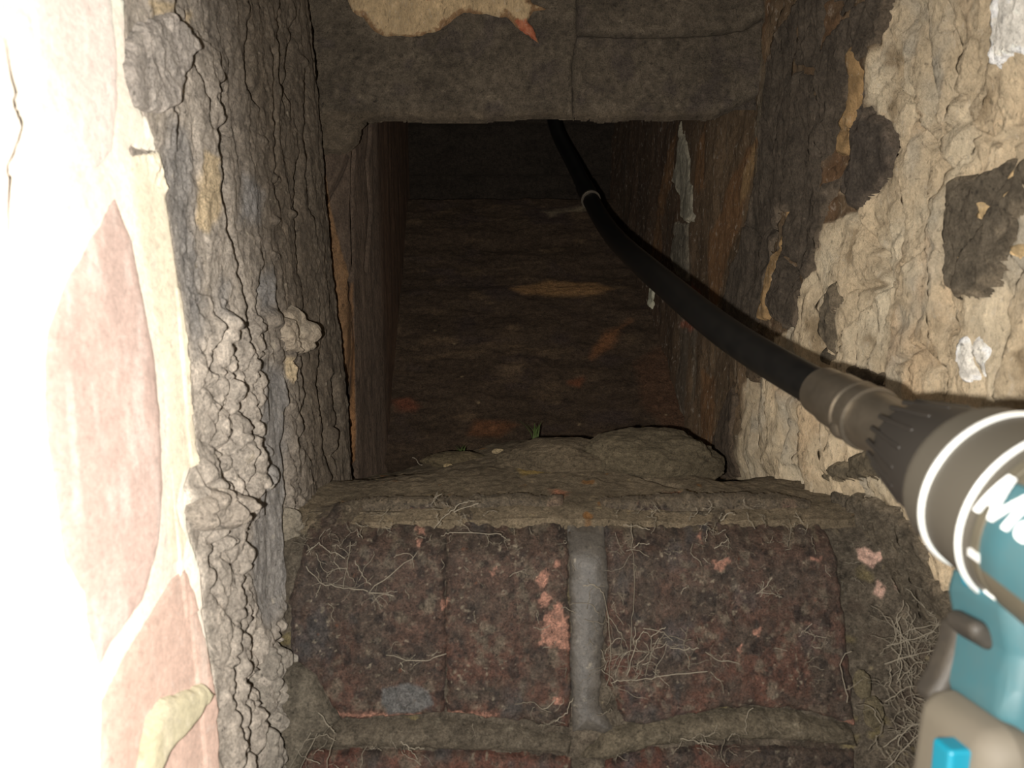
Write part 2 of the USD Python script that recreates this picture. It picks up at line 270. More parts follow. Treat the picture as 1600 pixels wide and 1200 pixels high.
slab('mortar_joint', P_left, L((205,1210),(222,1120),(243,1092),(306,1067),(318,1084),(292,1132),(250,1180),(230,1230)), .0006, h_left, .006, .005, brickc(lin((200,192,164)), 49, lin((222,214,190))), M_PALE, wl, .0012, 240, 1.0, 49, label='lump of yellowish mortar')
slab('render_flake', P_left, L((190,100),(196,65),(215,35),(252,20),(266,42),(284,75),(272,100),(266,130),(262,160),(240,178),(207,168),(194,130)), .0006, h_left, .004, .003, brickc(lin((176,168,160)), 51, lin((206,198,188))), M_SOOT, wl, .0022, 240, 1.0, 51, label='grey rounded flake of render')
slab('render_flake', P_left, L((405,1012),(442,1015),(446,1060),(440,1120),(455,1190),(450,1260),(405,1260),(398,1150),(402,1080)), .0007, h_left, .004, .004, brickc(lin((150,143,133)), 53, lin((170,164,155))), M_SOOT, wl, .001, 240, 1.0, 53)
slab('render_flake', P_left, L((428,500),(452,478),(466,505),(468,540),(455,552),(438,548),(430,525)), .0006, h_left, .006, .004, brickc(lin((150,138,122)), 55, lin((176,165,148))), M_SOOT, wl, .001, 300, 1.0, 55)
slab('render_flake', P_left, L((296,775),(318,760),(345,775),(352,800),(330,830),(300,828),(284,800)), .0006, h_left, .006, .004, brickc(lin((172,162,150)), 57, lin((200,190,176))), M_SOOT, wl, .001, 300, 1.0, 57)
slab('render_flake', P_left, L((445,790),(462,800),(478,840),(474,875),(460,905),(447,880),(440,835)), .0007, h_left, .005, .003, brickc(lin((130,122,108)), 59, lin((150,142,128))), M_SOOT, wl, .001, 300, 1.0, 59)

# ================================================================== RIGHT WALL
R = lambda *p: uv_right(p)
wr = thing('wall_right', 'right wall of the flue, rough tan parging with dark soot coat', 'wall', kind='structure')
def h_right(Y, z):
    far = sm(Y, .46, .60)
    jy, jz = Y + .008 * fb(Y, z, 40, 20, 3, 71), z + .010 * fb(Y, z, 40, 25, 3, 72)
    h = .010 * fb(Y, z, 16, 7, 3, 61)
    near = 1 - .72 * far
    h += near * (.0085 * np.clip(ridge(jy, jz, 30, 9, 3, 62), -.5, 1) + .0075 * np.clip(ridge(jy, jz, 95, 30, 4, 63), -.8, 1) + .0048 * fb(Y, z, 330, 130, 4, 64)) + far * .0022 * fb(Y, z, 130, 14, 4, 65)
    d1, d2, c = cells(jy, jz, 26, 11, 66); step = np.random.default_rng(67).random(int(c.max()) + 1)[c]
    for ln in CR_R: h = h - .0055 * np.exp(-(ldist(ln, jy, jz) / .0020) ** 2)
    h = h - np.interp(Y, [.2, .4, .5, .55, .62], [.0120, .0130, .0092, .0044, .0031])
    return h + near * (.006 * (step - .5) * sm(d2 - d1, .0, .10) - .0045 * sm(d2 - d1, .06, 0))
CR_R = [R(*p) for p in ([(1428,5),(1432,60),(1440,110),(1443,168)], [(1462,55),(1466,100),(1473,142),(1492,152)], [(1414,183),(1430,215),(1458,250),(1478,272),(1502,232),(1522,180)], [(1325,330),(1345,370),(1366,402)], [(1395,290),(1401,350),(1396,402)], [(1470,385),(1481,420),(1478,480),(1492,512)], [(1358,408),(1382,445)], [(1575,185),(1592,130)], [(1330,450),(1352,445),(1375,452)], [(1410,560),(1440,540),(1460,575)], [(1185,600),(1180,660),(1190,720)], [(1240,560),(1236,640),(1226,700)], [(1290,600),(1300,650),(1290,700)], [(1510,180),(1505,250)])]
TAN, TANW, TANG, BROWN, OCH, ORG, SOOT, WHT = lin((190,173,146)), lin((210,198,174)), lin((168,161,147)), lin((100,83,64)), lin((132,108,76)), lin((110,82,56)), lin((72,64,55)), lin((226,222,214))
TANLINE = R((1395,-200),(1388,0),(1375,60),(1360,110),(1362,180),(1375,235),(1345,320),(1312,300),(1298,350),(1285,420),(1262,455),(1250,510),(1215,530),(1190,560),(1165,600),(1158,680),(1163,760),(1160,1000))
def tan_side(Y, z): o = np.argsort(TANLINE[:, 1]); return np.interp(z, TANLINE[o, 1], TANLINE[o, 0]) - Y
ORANGES = [(R((1187,217),(1180,260),(1163,310),(1155,350),(1140,400),(1122,470),(1112,500),(1105,430),(1108,370),(1125,335),(1135,290),(1160,240)), ORG),
  (R((1107,187),(1103,243),(1103,293),(1093,307),(1087,280),(1092,230)), ORG), (R((1058,200),(1050,290),(1035,340),(1030,410),(1012,430),(1022,360),(1035,270)), ORG * .8),
  (R((1180,220),(1184,250),(1168,300),(1158,315),(1160,270)), OCH), (R((1095,580),(1110,590),(1112,660),(1125,740),(1105,720),(1090,650)), ORG * .9), (R((1080,440),(1100,470),(1090,520),(1060,510)), lin((126,76,58))),
  (R((1200,530),(1230,540),(1222,600),(1205,650),(1195,600)), OCH * .8)]
def c_right(Y, z, h):
    n = fb(Y, z, 60, 20, 5, 81); n2 = fb(Y, z, 160, 45, 4, 82)
    C = TAN * (1 + .9 * n[:, None] + .5 * n2[:, None]); C = mixc(C, .8 * sm(fb(Y, z, 34, 14, 4, 83), .02, .2), TANW); C = mixc(C, .8 * sm(fb(Y, z, 42, 17, 4, 84), .04, .2), TANG)
    C = mixc(C, .5 * sm(fb(Y, z, 60, 22, 4, 85), .08, .22), lin((192,164,130))); C = mixc(C, .75 * sm(fb(Y, z, 90, 40, 4, 89), .10, .24), lin((124,106,80))); C = mixc(C, .6 * sm(fb(Y, z, 150, 30, 4, 90), .14, .26), lin((98,84,66)))
    dk = BROWN * (1 + 1.5 * n[:, None] + .9 * n2[:, None]); dk = mixc(dk, .7 * sm(fb(Y, z, 45, 6, 4, 86), .06, .2), lin((98,72,50))); dk = mixc(dk, .7 * sm(fb(Y, z, 60, 8, 4, 87), .08, .2), lin((104,98,86)))
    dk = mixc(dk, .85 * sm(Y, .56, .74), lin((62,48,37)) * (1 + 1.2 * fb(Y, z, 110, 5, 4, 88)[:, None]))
    for p, c in ORANGES: dk = mixc(dk, .9 * sm(sdist(p, Y, z) + .012 * n2, -.002, .003), c * (1 + .5 * n2[:, None]))
    C = mixc(C, sm(tan_side(Y, z) + .012 * n2, .004, -.004), dk)
    return np.clip(C, .008, .9)
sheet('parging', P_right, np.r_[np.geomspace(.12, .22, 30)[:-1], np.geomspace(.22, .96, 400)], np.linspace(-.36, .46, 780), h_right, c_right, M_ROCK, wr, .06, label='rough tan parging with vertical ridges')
def sootc(base, seed, spk=.5):
    def f(U, V, s):
        n = fb(U, V, 110, 50, 5, seed); n2 = fb(U, V, 420, 200, 3, seed + 1); C = np.asarray(base) * (1 + 1.0 * n[:, None] + .6 * n2[:, None]); C = mixc(C, spk * sm(n2, .2, .3), np.asarray(base) * 2.6)
        return np.clip(mixc(C, .55 * sm(.0030 - s + .012 * n2, -.001, .004), np.asarray(base) * 2.2 + [.02, .012, .004]), .006, .9)   # the coat thins out at its rim
    return f
rs = (.0008, .0010)
def rslab(name, pts, t, col, seed, rough=.004, mat=M_COAT, edge=.003, **kw): slab(name, P_right, R(*pts), rs, h_right, t, edge, sootc(col, seed), mat, wr, rough, 200, .35, seed, **kw)
rslab('soot_coat', [(1392,-20),(1386,40),(1362,90),(1345,105),(1326,140),(1316,232),(1310,290),(1298,345),(1288,400),(1283,430),(1262,470),(1255,515),(1235,505),(1218,495),(1212,470),(1232,380),(1240,330),(1230,322),(1215,380),(1205,450),(1200,500),(1165,560),(1130,540),(1128,470),(1150,400),(1172,330),(1190,250),(1196,180),(1205,110),(1225,60),(1262,-20)], .0028, SOOT, 91, label='large dark soot coat')
rslab('soot_coat', [(1352,125),(1362,112),(1362,180),(1380,190),(1394,228),(1384,262),(1368,290),(1345,322),(1330,325),(1316,296),(1318,240),(1334,180)], .0036, lin((68,61,54)), 93)
rslab('soot_coat', [(1318,440),(1326,470),(1312,492),(1310,530),(1298,572),(1290,560),(1297,500),(1303,460)], .003, lin((84,76,64)), 95)
rslab('soot_coat', [(1140,603),(1157,618),(1152,690),(1166,748),(1135,745),(1112,712),(1125,640)], .003, lin((70,60,50)), 97)
rslab('soot_coat', [(1495,280),(1530,275),(1575,250),(1640,215),(1640,300),(1600,330),(1580,360),(1575,420),(1540,470),(1512,462),(1480,452),(1473,400),(1478,340),(1488,300)], .003, lin((88,80,68)), 99, rough=.006)
rslab('soot_coat', [(1340,575),(1375,585),(1380,610),(1345,605)], .003, lin((80,72,62)), 101)
rslab('soot_coat', [(1330,715),(1365,705),(1400,715),(1400,745),(1330,750),(1290,748),(1300,735)], .004, lin((86,78,64)), 102, rough=.006)
rslab('mortar_smear', [(1310,768),(1380,782),(1420,815),(1452,868),(1456,905),(1475,915),(1500,935),(1500,1010),(1440,1100),(1400,1220),(1300,1220),(1290,900)], .006, lin((92,84,72)), 127, .004, M_MORTAR, .006, label='dark lumpy mortar at the foot of the wall')
for k, p in enumerate([[(1338,858),(1352,852),(1364,860),(1376,858),(1380,870),(1366,880),(1360,888),(1348,880),(1341,872)], [(1366,904),(1379,914),(1372,932),(1361,924)], [(1391,894),(1403,905),(1399,926),(1389,914)]]):
    rslab('plaster_chip', p, .0085, lin((176,146,132)), 151 + 2 * k, .0016, M_ROCK)
rslab('soot_coat', [(1206,492),(1218,520),(1210,560),(1190,600),(1172,590),(1178,540)], .003, lin((80,68,54)), 113)
rslab('ochre_flake', [(1368,-20),(1350,52),(1333,95),(1326,140),(1317,200),(1312,240),(1322,242),(1343,168),(1352,122),(1354,90),(1363,58),(1382,-20)], .0034, OCH, 103, .0015, M_ROCK, label='long ochre streak of bare plaster')
rslab('ochre_flake', [(1250,48),(1262,80),(1265,115),(1258,184),(1264,182),(1272,150),(1277,124),(1270,88),(1254,60)], .0034, OCH * .8, 105, .0015, M_ROCK)
rslab('ochre_flake', [(1238,325),(1228,380),(1214,415),(1206,460),(1200,500),(1210,500),(1216,455),(1226,415),(1238,380),(1244,335)], .0034, OCH, 107, .0015, M_ROCK)
rslab('tan_flake', [(1545,585),(1512,600),(1508,560),(1518,528),(1538,525),(1546,545)], .0026, WHT * .9, 109, .002, M_ROCK, label='white blob of plaster')
rslab('tan_flake', [(1545,60),(1552,0),(1560,-40),(1800,-60),(1800,80),(1590,85),(1565,110),(1548,100)], .0030, WHT, 111, .003, M_ROCK, label='bright white plaster patch')
rslab('tan_flake', [(1067,187),(1074,227),(1080,270),(1088,307),(1088,347),(1068,340),(1060,293),(1049,283),(1062,250)], .0022, lin((122,117,103)), 115, .004, M_ROCK, label='grey white streak of lime')
rslab('tan_flake', [(1056,345),(1080,350),(1078,437),(1062,440),(1050,400)], .0020, lin((92,86,75)), 117, .004, M_ROCK)
rslab('tan_flake', [(1013,448),(1021,452),(1019,485),(1012,475)], .0020, lin((160,158,140)), 119, .001, M_ROCK)
for k, p in enumerate([(1585,300),(1545,330),(1562,345),(1590,385),(1555,420),(1520,405),(1575,275)]):
    x, y = p; q = [(x + (7 + 3 * (k % 3)) * math.cos(a) * (.8 + .3 * math.sin(3 * a + k)), y + (13 + 4 * (k % 2)) * math.sin(a)) for a in np.linspace(0, 6.28, 12)[:-1]]
    rslab('tan_flake', q, .0040, lin((172,150,114)), 121 + 2 * k, .0012, M_ROCK)

# ================================================================== BRICK FACE UNDER THE LEDGE
B = lambda *p: uv_face(p)
wb = thing('wall_back', 'sooty brick wall below the ledge, with cobwebs', 'wall', kind='structure')
def lip(z): return -.018 * sm(z, -.100, -.0715) ** 2
def h_face(X, z):
    right = sm(X, .17, .21)
    lum = .005 * fb(X, z, 45, 60, 4, 131) + .0022 * fb(X, z, 160, 200, 4, 132)
    return lum * (1 + 1.6 * right) + right * .006 + lip(z) + .020 * sm(X, .185, .25) * sm(z, -.09, -.16)
MORT = lin((92,84,73))
def c_face(X, z, h):
    n = fb(X, z, 90, 110, 5, 133); n2 = fb(X, z, 260, 260, 4, 134)
    C = MORT * (1 + 1.3 * n[:, None] + 1.0 * n2[:, None]); C = mixc(C, .8 * sm(fb(X, z, 50, 60, 4, 135), .03, .2), lin((70,58,50)))
    C = mixc(C, .7 * sm(n2, .18, .3), lin((164,152,122))); C = mixc(C, .6 * sm(fb(X, z, 70, 120, 3, 136), .14, .26), lin((134,122,84)))
    C = mixc(C, .85 * sm(z + .03 * n2 + .03 * n, -.080, -.073), lin((114,103,85)) * (1 + .9 * n2[:, None]))
    for p in ([(1340,860),(1352,856),(1362,862),(1372,858),(1378,868),(1366,876),(1362,886),(1350,880),(1343,872)], [(1368,905),(1378,915),(1372,930),(1362,925)], [(1392,895),(1402,905),(1398,925),(1390,915)]):
        C = mixc(C, sm(sdist(B(*p), X, z) + .004 * n2, -.0008, .0008), lin((206,172,156)))
    return np.clip(C, .012, .8)
sheet('mortar_bed', P_face, np.linspace(-.20, .30, 620), np.linspace(-.36, -.0720, 380), h_face, c_face, M_MORTAR, wb, .10, label='grey lumpy mortar around the bricks')
SALMON = lin((176,132,114))
SPOTS = [[(865,942),(878,935),(884,955),(890,1000),(890,1012),(872,1005),(846,1002),(848,975),(850,955)], [(842,890),(852,884),(858,892),(854,908),(842,912),(838,902)], [(838,932),(852,925),(862,932),(856,942),(845,945)], [(860,790),(885,785),(895,790),(890,822),(872,818),(856,812)], [(645,805),(656,802),(660,815),(654,822),(662,836),(652,838),(646,828)], [(648,842),(660,842),(656,852),(648,850)],
  [(692,936),(702,930),(700,945),(692,948)], [(1106,868),(1120,870),(1134,868),(1134,878),(1120,888),(1110,884)], [(1255,862),(1268,868),(1278,866),(1276,876),(1262,872)], [(1238,792),(1262,788),(1268,800),(1250,808),(1238,806)], [(862,1085),(874,1084),(874,1094),(866,1096)], [(1172,976),(1184,974),(1182,984),(1174,984)], [(765,890),(776,884),(770,896)], [(1140,1004),(1154,1002),(1150,1012)], [(900,1092),(912,1095),(908,1104)], [(866,872),(874,872),(874,880),(866,880)], [(1090,842),(1098,832),(1096,848)], [(676,760),(684,750),(688,768)], [(1300,1122),(1328,1120),(1328,1138),(1305,1130)], [(470,1105),(540,1108),(690,1110),(560,1116)], [(700,1105),(780,1108),(760,1116),(705,1114)]]
SPOTS = [B(*p) for p in SPOTS]
def c_brick(seed, red):
    def f(X, z, s):
        n = fb(X, z, 70, 70, 5, seed); n2 = fb(X, z, 300, 300, 4, seed + 1); n3 = fb(X, z, 620, 620, 3, seed + 2)
        low = sm(z, -.09, -.17); m1 = fb(X, z, 190, 190, 4, seed + 6); m2 = fb(X, z, 190, 190, 4, seed + 7)
        C = lin((84,72,63)) * (1 + 1.2 * n2[:, None] + .6 * n3[:, None]); C = mixc(C, np.clip(red * (.4 + .6 * low) * sm(n, -.14, .10), 0, 1), lin((106,70,58)) * (1 + 1.2 * n2[:, None]))
        C = mixc(C, .75 * sm(m1, .03, .16), lin((48,41,38))); C = mixc(C, .70 * sm(m2 + .5 * n, .06, .22), lin((122,112,97)) * (1 + n2[:, None]))
        C = mixc(C, .6 * sm(fb(X, z, 60, 45, 4, seed + 3), .06, .2), lin((84,82,82)))                      # blue-grey soot film
        C = mixc(C, .8 * sm(n3 + .35 * fb(X, z, 60, 60, 3, seed + 5), .17, .26), lin((150,140,122)))       # grey flecks
        C = mixc(C, .7 * sm(fb(X, z, 210, 240, 3, seed + 4) + .1 * n3, .25, .32), lin((128,82,60)))
        for p in SPOTS: C = mixc(C, sm(sdist(p, X, z) + .0060 * n2 + .003 * n3, -.0006, .0008), SALMON * (1 + .5 * n2[:, None]))
        C = mixc(C, sm(sdist(B((600,1070),(640,1062),(672,1072),(680,1095),(650,1108),(610,1110),(598,1092)), X, z) + .003 * n2, -.001, .001) * .85, lin((112,114,114)))
        C = mixc(C, .85 * sm(z + .034 * n2 + .034 * n, -.0755 - .003, -.0760 + .003), lin((108,97,80)) * (1 + .9 * n2[:, None]))       # dirt washed over the top edge
        return np.clip(C, .008, .8)
    return f
def d_brick(seed):
    return lambda X, z: .0020 * fb(X, z, 60, 60, 3, seed) + .0022 * fb(X, z, 240, 240, 4, seed + 1) + .0016 * np.clip(fb(X, z, 520, 520, 2, seed + 2), 0, 1)
def zn(X, z): return z + .030 * fb(X, z, 55, 55, 4, 137) + .014 * fb(X, z, 220, 220, 2, 138)
flat = lambda X, z: .0015 + lip(z) - .0075 * sm(zn(X, z), -.081, -.073)
def brick(pts, seed, red, t=.0035, edge=.004, **kw): slab('brick', P_face, B(*pts), .00052, flat, t, edge, c_brick(seed, red), M_BRICK, wb, .0026, 150, 1.0, seed, d_brick(seed + 50), **kw)
brick([(474,806),(560,790),(640,786),(695,788),(696,1000),(695,1112),(600,1118),(535,1120),(505,1072),(458,1022),(455,930),(474,870)], 201, .55, label='brick half buried in soot with grey flecks')
brick([(697,788),(790,783),(882,786),(888,900),(891,1000),(890,1136),(850,1130),(800,1120),(697,1112)], 203, .7, label='dark brown brick with salmon chips')
brick([(947,790),(1100,780),(1240,783),(1296,792),(1304,880),(1314,960),(1325,1050),(1330,1128),(1250,1105),(1170,1098),(1080,1110),(1000,1130),(975,1125),(948,1060),(947,950)], 205, .8, .0042, label='dark red brown brick, the largest')
brick([(470,1172),(600,1170),(760,1172),(893,1180),(900,1300),(440,1300)], 207, 1.0, label='red brick of the lowest course')
brick([(948,1186),(1000,1170),(1100,1163),(1230,1166),(1330,1172),(1340,1300),(940,1300)], 209, 1.1, label='red brick of the lowest course')
def c_joint(seed, base):
    def f(X, z, s):
        n = fb(X, z, 120, 40, 5, seed); n2 = fb(X, z, 300, 300, 4, seed + 1); C = np.asarray(base) * (1 + .8 * n[:, None] + .6 * n2[:, None]); C = mixc(C, .85 * sm(z + .03 * n2 + .03 * n, -.080, -.073), lin((110,99,82)) * (1 + .9 * n2[:, None])); return np.clip(mixc(C, .5 * sm(n2, .18, .28), lin((156,148,130))), .01, .8)
    return f
jt = lambda X, z: lip(z) - .0080 * sm(zn(X, z), -.081, -.073) + .001 + .0018 * fb(X, z, 90, 40, 3, 219)
slab('mortar_joint', P_face, B((889,806),(915,800),(945,806),(950,900),(942,1000),(936,1100),(960,1140),(895,1142),(892,1000),(889,900)), .0005, jt, .0042, .010, c_joint(221, lin((74,70,65))), M_JOINT, wb, .0022, 150, 1.0, 221, label='smooth upright joint of grey mortar')
slab('mortar_joint', P_face, B((470,1124),(600,1124),(690,1122),(800,1130),(895,1150),(890,1172),(700,1166),(560,1162),(465,1168)), .0006, jt, .007, .006, c_joint(223, lin((98,90,78))), M_MORTAR, wb, .002, 160, 1.0, 223, d_brick(224))
slab('mortar_joint', P_face, B((905,1180),(950,1140),(1010,1120),(1090,1112),(1170,1104),(1250,1110),(1330,1136),(1335,1162),(1230,1150),(1100,1150),(1010,1162),(950,1180)), .0006, jt, .009, .007, c_joint(225, lin((100,92,78))), M_MORTAR, wb, .002, 160, 1.0, 225, d_brick(226))
slab('mortar_joint', P_face, B((436,1015),(470,1028),(500,1048),(516,1085),(532,1120),(500,1146),(474,1200),(450,1270),(425,1270),(428,1100)), .0006, jt, .011, .006, c_joint(227, lin((106,99,87))), M_MORTAR, wb, .0015, 160, 1.0, 227, d_brick(228), label='broken corner of grey mortar')

# ================================================================== LEDGE OF DIRT
LD = lambda *p: uv_ledge(p)
def h_ledge(X, Y):
    d1, d2, _ = cells(X + .003 * fb(X, Y, 120, 120, 2, 240), Y, 95, 70, 241)
    return .0065 * fb(X, Y, 30, 22, 4, 242) + .0026 * fb(X, Y, 130, 90, 4, 243) + .0012 * np.sqrt(np.clip(d2 - d1, 0, 1)) * sm(Y, .42, .48)
CR_LEDGE = [LD((880,692),(930,706),(960,728),(1000,744),(1062,760)), LD((495,702),(520,725),(550,742),(575,742))]
def h_ledge2(X, Y):
    h = h_ledge(X, Y); jx = X + .004 * fb(X, Y, 130, 130, 3, 245)
    for ln in CR_LEDGE: h = h - .007 * np.exp(-(ldist(ln, jx, Y) / .0022) ** 2)
    return h
def c_ledge(X, Y, h):
    n = fb(X, Y, 60, 40, 5, 246); n2 = fb(X, Y, 240, 180, 4, 247)
    C = lin((128,115,95)) * (1 + .9 * n[:, None] + .9 * n2[:, None]); C = mixc(C, .8 * sm(n2, .17, .27), lin((170,152,116))); C = mixc(C, .8 * sm(fb(X, Y, 120, 90, 3, 248), .2, .28), lin((150,106,60)))
    for p, c in ((LD((790,715),(850,712),(900,722),(870,735),(815,745),(805,728)), lin((176,150,90))), (LD((860,762),(890,768),(880,780),(862,775)), lin((180,124,96))), (LD((560,738),(590,738),(575,744)), lin((190,178,140))), (LD((1040,768),(1080,770),(1060,776)), lin((170,110,84)))): C = mixc(C, .85 * sm(sdist(p, X, Y) + .008 * n2, -.002, .004), c)
    return np.clip(C, .01, .8)
sheet('ledge', P_ledge, np.linspace(-.20, .30, 620), np.r_[np.linspace(.408, .44, 60)[:-1], np.linspace(.44, .655, 170)], h_ledge2, c_ledge, M_DIRT, wb, .05, label='ledge of grey brown dirt and old mortar')

# ================================================================== SLOPING FLOOR OF THE FLUE AND FAR WALL
S = lambda *p: uv_slope(p)
fl_ = thing('floor', 'sloping brown sooty floor of the flue rising into the dark', 'floor', kind='structure')
def h_slope(X, v):
    st = X + .02 * fb(X, v, 20, 20, 3, 260); w = v + .012 * fb(X, v, 18, 30, 3, 261)
    return .010 * fb(X, v, 12, 26, 4, 262) + .0022 * np.clip(ridge(st, w, 22, 50, 3, 263), -.4, 1) + .0022 * fb(X, v, 140, 260, 4, 264) + .004 * sm(v, .30, .33) - .004 * sm(v, .225, .245) * sm(v, .30, .26)
def c_slope(X, v, h):
    n = fb(X, v, 26, 60, 5, 265); n2 = fb(X, v, 130, 260, 4, 266)
    C = lin((70,58,46)) * (1 + 1.2 * n[:, None] + 1.0 * n2[:, None]); C = mixc(C, .7 * sm(fb(X, v, 22, 40, 4, 267), .03, .2), lin((64,54,50))); C = mixc(C, .8 * sm(fb(X, v, 26, 60, 5, 268), .08, .26), lin((104,86,66)))
    for p, c in ((S((612,628),(640,622),(665,640),(650,650),(620,645)), lin((112,66,48))), (S((740,660),(790,655),(815,665),(780,690),(730,685)), lin((106,70,46))), (S((800,452),(860,436),(930,440),(960,452),(920,470),(820,464)), lin((158,122,82))), (S((920,560),(940,520),(985,505),(950,545),(925,566)), lin((140,96,64))), (S((985,570),(1040,540),(1075,640),(1060,690),(1000,640)), lin((88,64,48))), (S((845,338),(915,328),(918,336),(860,346)), lin((150,136,110))), (S((890,600),(910,592),(905,606)), lin((140,84,56)))):
        C = mixc(C, .8 * sm(sdist(p, X, v) + .02 * n, -.004, .006), c * (1 + .6 * n2[:, None]))
    for p in ((710,540),(1040,650),(905,665),(560,709),(680,520),(748,632),(722,592),(1005,668)): C = mixc(C, sm(np.hypot(*(np.stack([X, v], -1) - S(p)[0]).T) + .003 * n2, .0018, .0008), lin((140,122,94)))
    return np.clip(C * 1.0 + [.004, .001, 0], .006, .8)
sheet('sloping_dirt', P_slope, np.linspace(-.22, .22, 400), np.linspace(0, .40, 330), h_slope, c_slope, M_DEEP, fl_, .05, label='brown crumbly slope with ochre ridges')
wf = thing('wall_far', 'dark sooty far wall of the flue', 'wall', kind='structure')
P_far = lambda u, v, h: np.stack([u, .885 + .10 * v - h, v], -1)
sheet('sooty_brickwork', P_far, np.linspace(-.24, .24, 200), np.linspace(.14, 1.0, 320), lambda X, z: .006 * fb(X, z, 16, 40, 4, 280) + .002 * fb(X, z, 120, 200, 3, 281) - .003 * sm(np.abs((z / .065) % 1 - .5), .44, .49), lambda X, z, h: np.clip(lin((50,43,36)) * (1 + 1.3 * fb(X, z, 40, 110, 4, 282)[:, None]), .006, .5), M_DEEP, wf, .05)

# ================================================================== LEFT JAMB OF THE OPENING
wj = thing('trim_1', 'narrow sooty jamb at the left of the opening with a bare orange strip', 'wall', kind='structure')
def uv_jamb(px, k=0):
    rx, rz = ray(px); a, d = JP[k], JP[k + 1] - JP[k]; Y = np.full(len(rx), .56)
    for _ in range(20):
        t = (rx * Y + .03 * rz * Y - a[0]) / d[0]; Y = a[1] + t * d[1]
    return np.stack([JL[k] + t * (JL[k + 1] - JL[k]), rz * Y], -1)
CR_J = [(uv_jamb([(560,190),(556,215),(566,235),(556,270),(552,330),(555,400),(549,440),(549,500),(547,560),(543,620)]), .012, .0018), (uv_jamb([(590,190),(588,260),(592,330),(590,420)], 1), .012, .002), (uv_jamb([(578,190),(577,260),(574,340)], 1), .005, .001)]
STRIP = uv_jamb([(505,240),(513,300),(518,330),(530,380),(546,430),(549,480),(550,545),(544,600),(520,560),(505,480),(498,330)])
STRIP2 = uv_jamb([(552,440),(556,440),(556,720),(546,730),(545,620)])
def h_jamb(u, z):
    h = .0022 * fb(u, z, 70, 12, 4, 291) + .0010 * fb(u, z, 320, 60, 3, 292)
    ju = u + .0028 * fb(u, z, 90, 90, 3, 293)
    for ln, d, w in CR_J: h = h - d * np.exp(-(ldist(ln, ju, z) / w) ** 2)
    return h - .0012 * sm(sdist(STRIP, u, z) + .002 * fb(u, z, 200, 200, 3, 294), -.0005, .0005)
def c_jamb(u, z, h):
    n = fb(u, z, 90, 30, 5, 295); C = lin((84,71,60)) * (1 + 1.2 * n[:, None]); C = mixc(C, sm(u, .10, .16) * .6, lin((98,72,52)) * (1 + n[:, None]))
    C = mixc(C, .85 * sm(sdist(STRIP, u, z) + .0025 * fb(u, z, 200, 200, 3, 294), -.0006, .0006), lin((118,90,62)) * (1 + .6 * n[:, None]))
    C = mixc(C, .8 * sm(sdist(STRIP2, u, z) + .003 * n, -.0006, .0012), lin((128,92,58)) * (1 + .6 * n[:, None]))
    return np.clip(C, .008, .6)
sheet('sooty_jamb', P_jamb, np.r_[np.linspace(.0, .11, 170)[:-1], np.linspace(.11, JL[-1] - .001, 90)], np.r_[np.linspace(-.12, .34, 420)[:-1], np.linspace(.34, .95, 60)], h_jamb, c_jamb, M_COAT, wj, .05)

# ================================================================== LINTEL
T = lambda *p: uv_lintel(p)
lt = thing('lintel', 'sooty stone lintel spanning the flue opening, with a tan bare patch', 'lintel')
def c_stone(seed):
    def f(X, z, s):
        n = fb(X, z, 40, 50, 5, seed); n2 = fb(X, z, 240, 260, 4, seed + 1); C = lin((88,79,67)) * (1 + 1.1 * n[:, None] + 1.0 * n2[:, None])
        C = mixc(C, .8 * sm(n2, .2, .3), lin((118,108,92))); C = mixc(C, .6 * sm(fb(X, z, 60, 60, 4, seed + 2), .04, .2), lin((70,62,58)))
        return np.clip(mixc(C, .25 * sm(z + .004 * n2, .203, .198), lin((96,82,64))), .01, .7)
    return f
def d_stone(seed): return lambda X, z: .0040 * fb(X, z, 26, 30, 3, seed) + .0022 * fb(X, z, 110, 120, 4, seed + 1) + .0010 * fb(X, z, 420, 420, 2, seed + 2)
zero = lambda X, z: 0 * X
def lstone(pts, seed, t=.005, **kw): slab('stone', P_lintel, T(*pts), .0008, zero, t, .0035, c_stone(seed), M_STONE, lt, .0012, 140, 1.0, seed, d_stone(seed + 5), sink=.004, **kw)
lstone([(470,-90),(900,-90),(902,60),(894,105),(896,185),(850,181),(800,185),(760,188),(690,189),(600,186),(572,191),(563,197),(557,222),(540,236),(505,238),(470,244)], 301, label='left stone of the lintel')
lstone([(900,58),(960,60),(1040,61),(1120,56),(1160,50),(1195,28),(1240,30),(1240,150),(1190,150),(1140,172),(1110,184),(1040,185),(1000,184),(940,188),(894,183),(892,105)], 303, label='right stone of the lintel')
lstone([(898,-90),(1230,-90),(1215,10),(1197,29),(1160,50),(1120,57),(1040,61),(960,60),(899,58)], 305, .008, label='upper right stone of the lintel')
def c_bare(X, z, s):
    n = fb(X, z, 50, 50, 5, 311); n2 = fb(X, z, 260, 260, 4, 312); C = lin((190,166,130)) * (1 + .5 * n[:, None] + .4 * n2[:, None])
    C = mixc(C, .75 * sm(1.2 * n + n2 + .20 - s / .014, .0, .16), lin((122,86,56))); C = mixc(C, .8 * sm(sdist(T((805,40),(822,36),(836,50),(838,76),(825,68),(812,55)), X, z) + .003 * n2, -.001, .001), lin((170,92,66)))
    C = mixc(C, .7 * sm(sdist(T((660,-10),(690,-10),(685,6),(668,8)), X, z) + .003 * n2, -.001, .001), lin((176,120,90)))
    return np.clip(C, .01, .85)
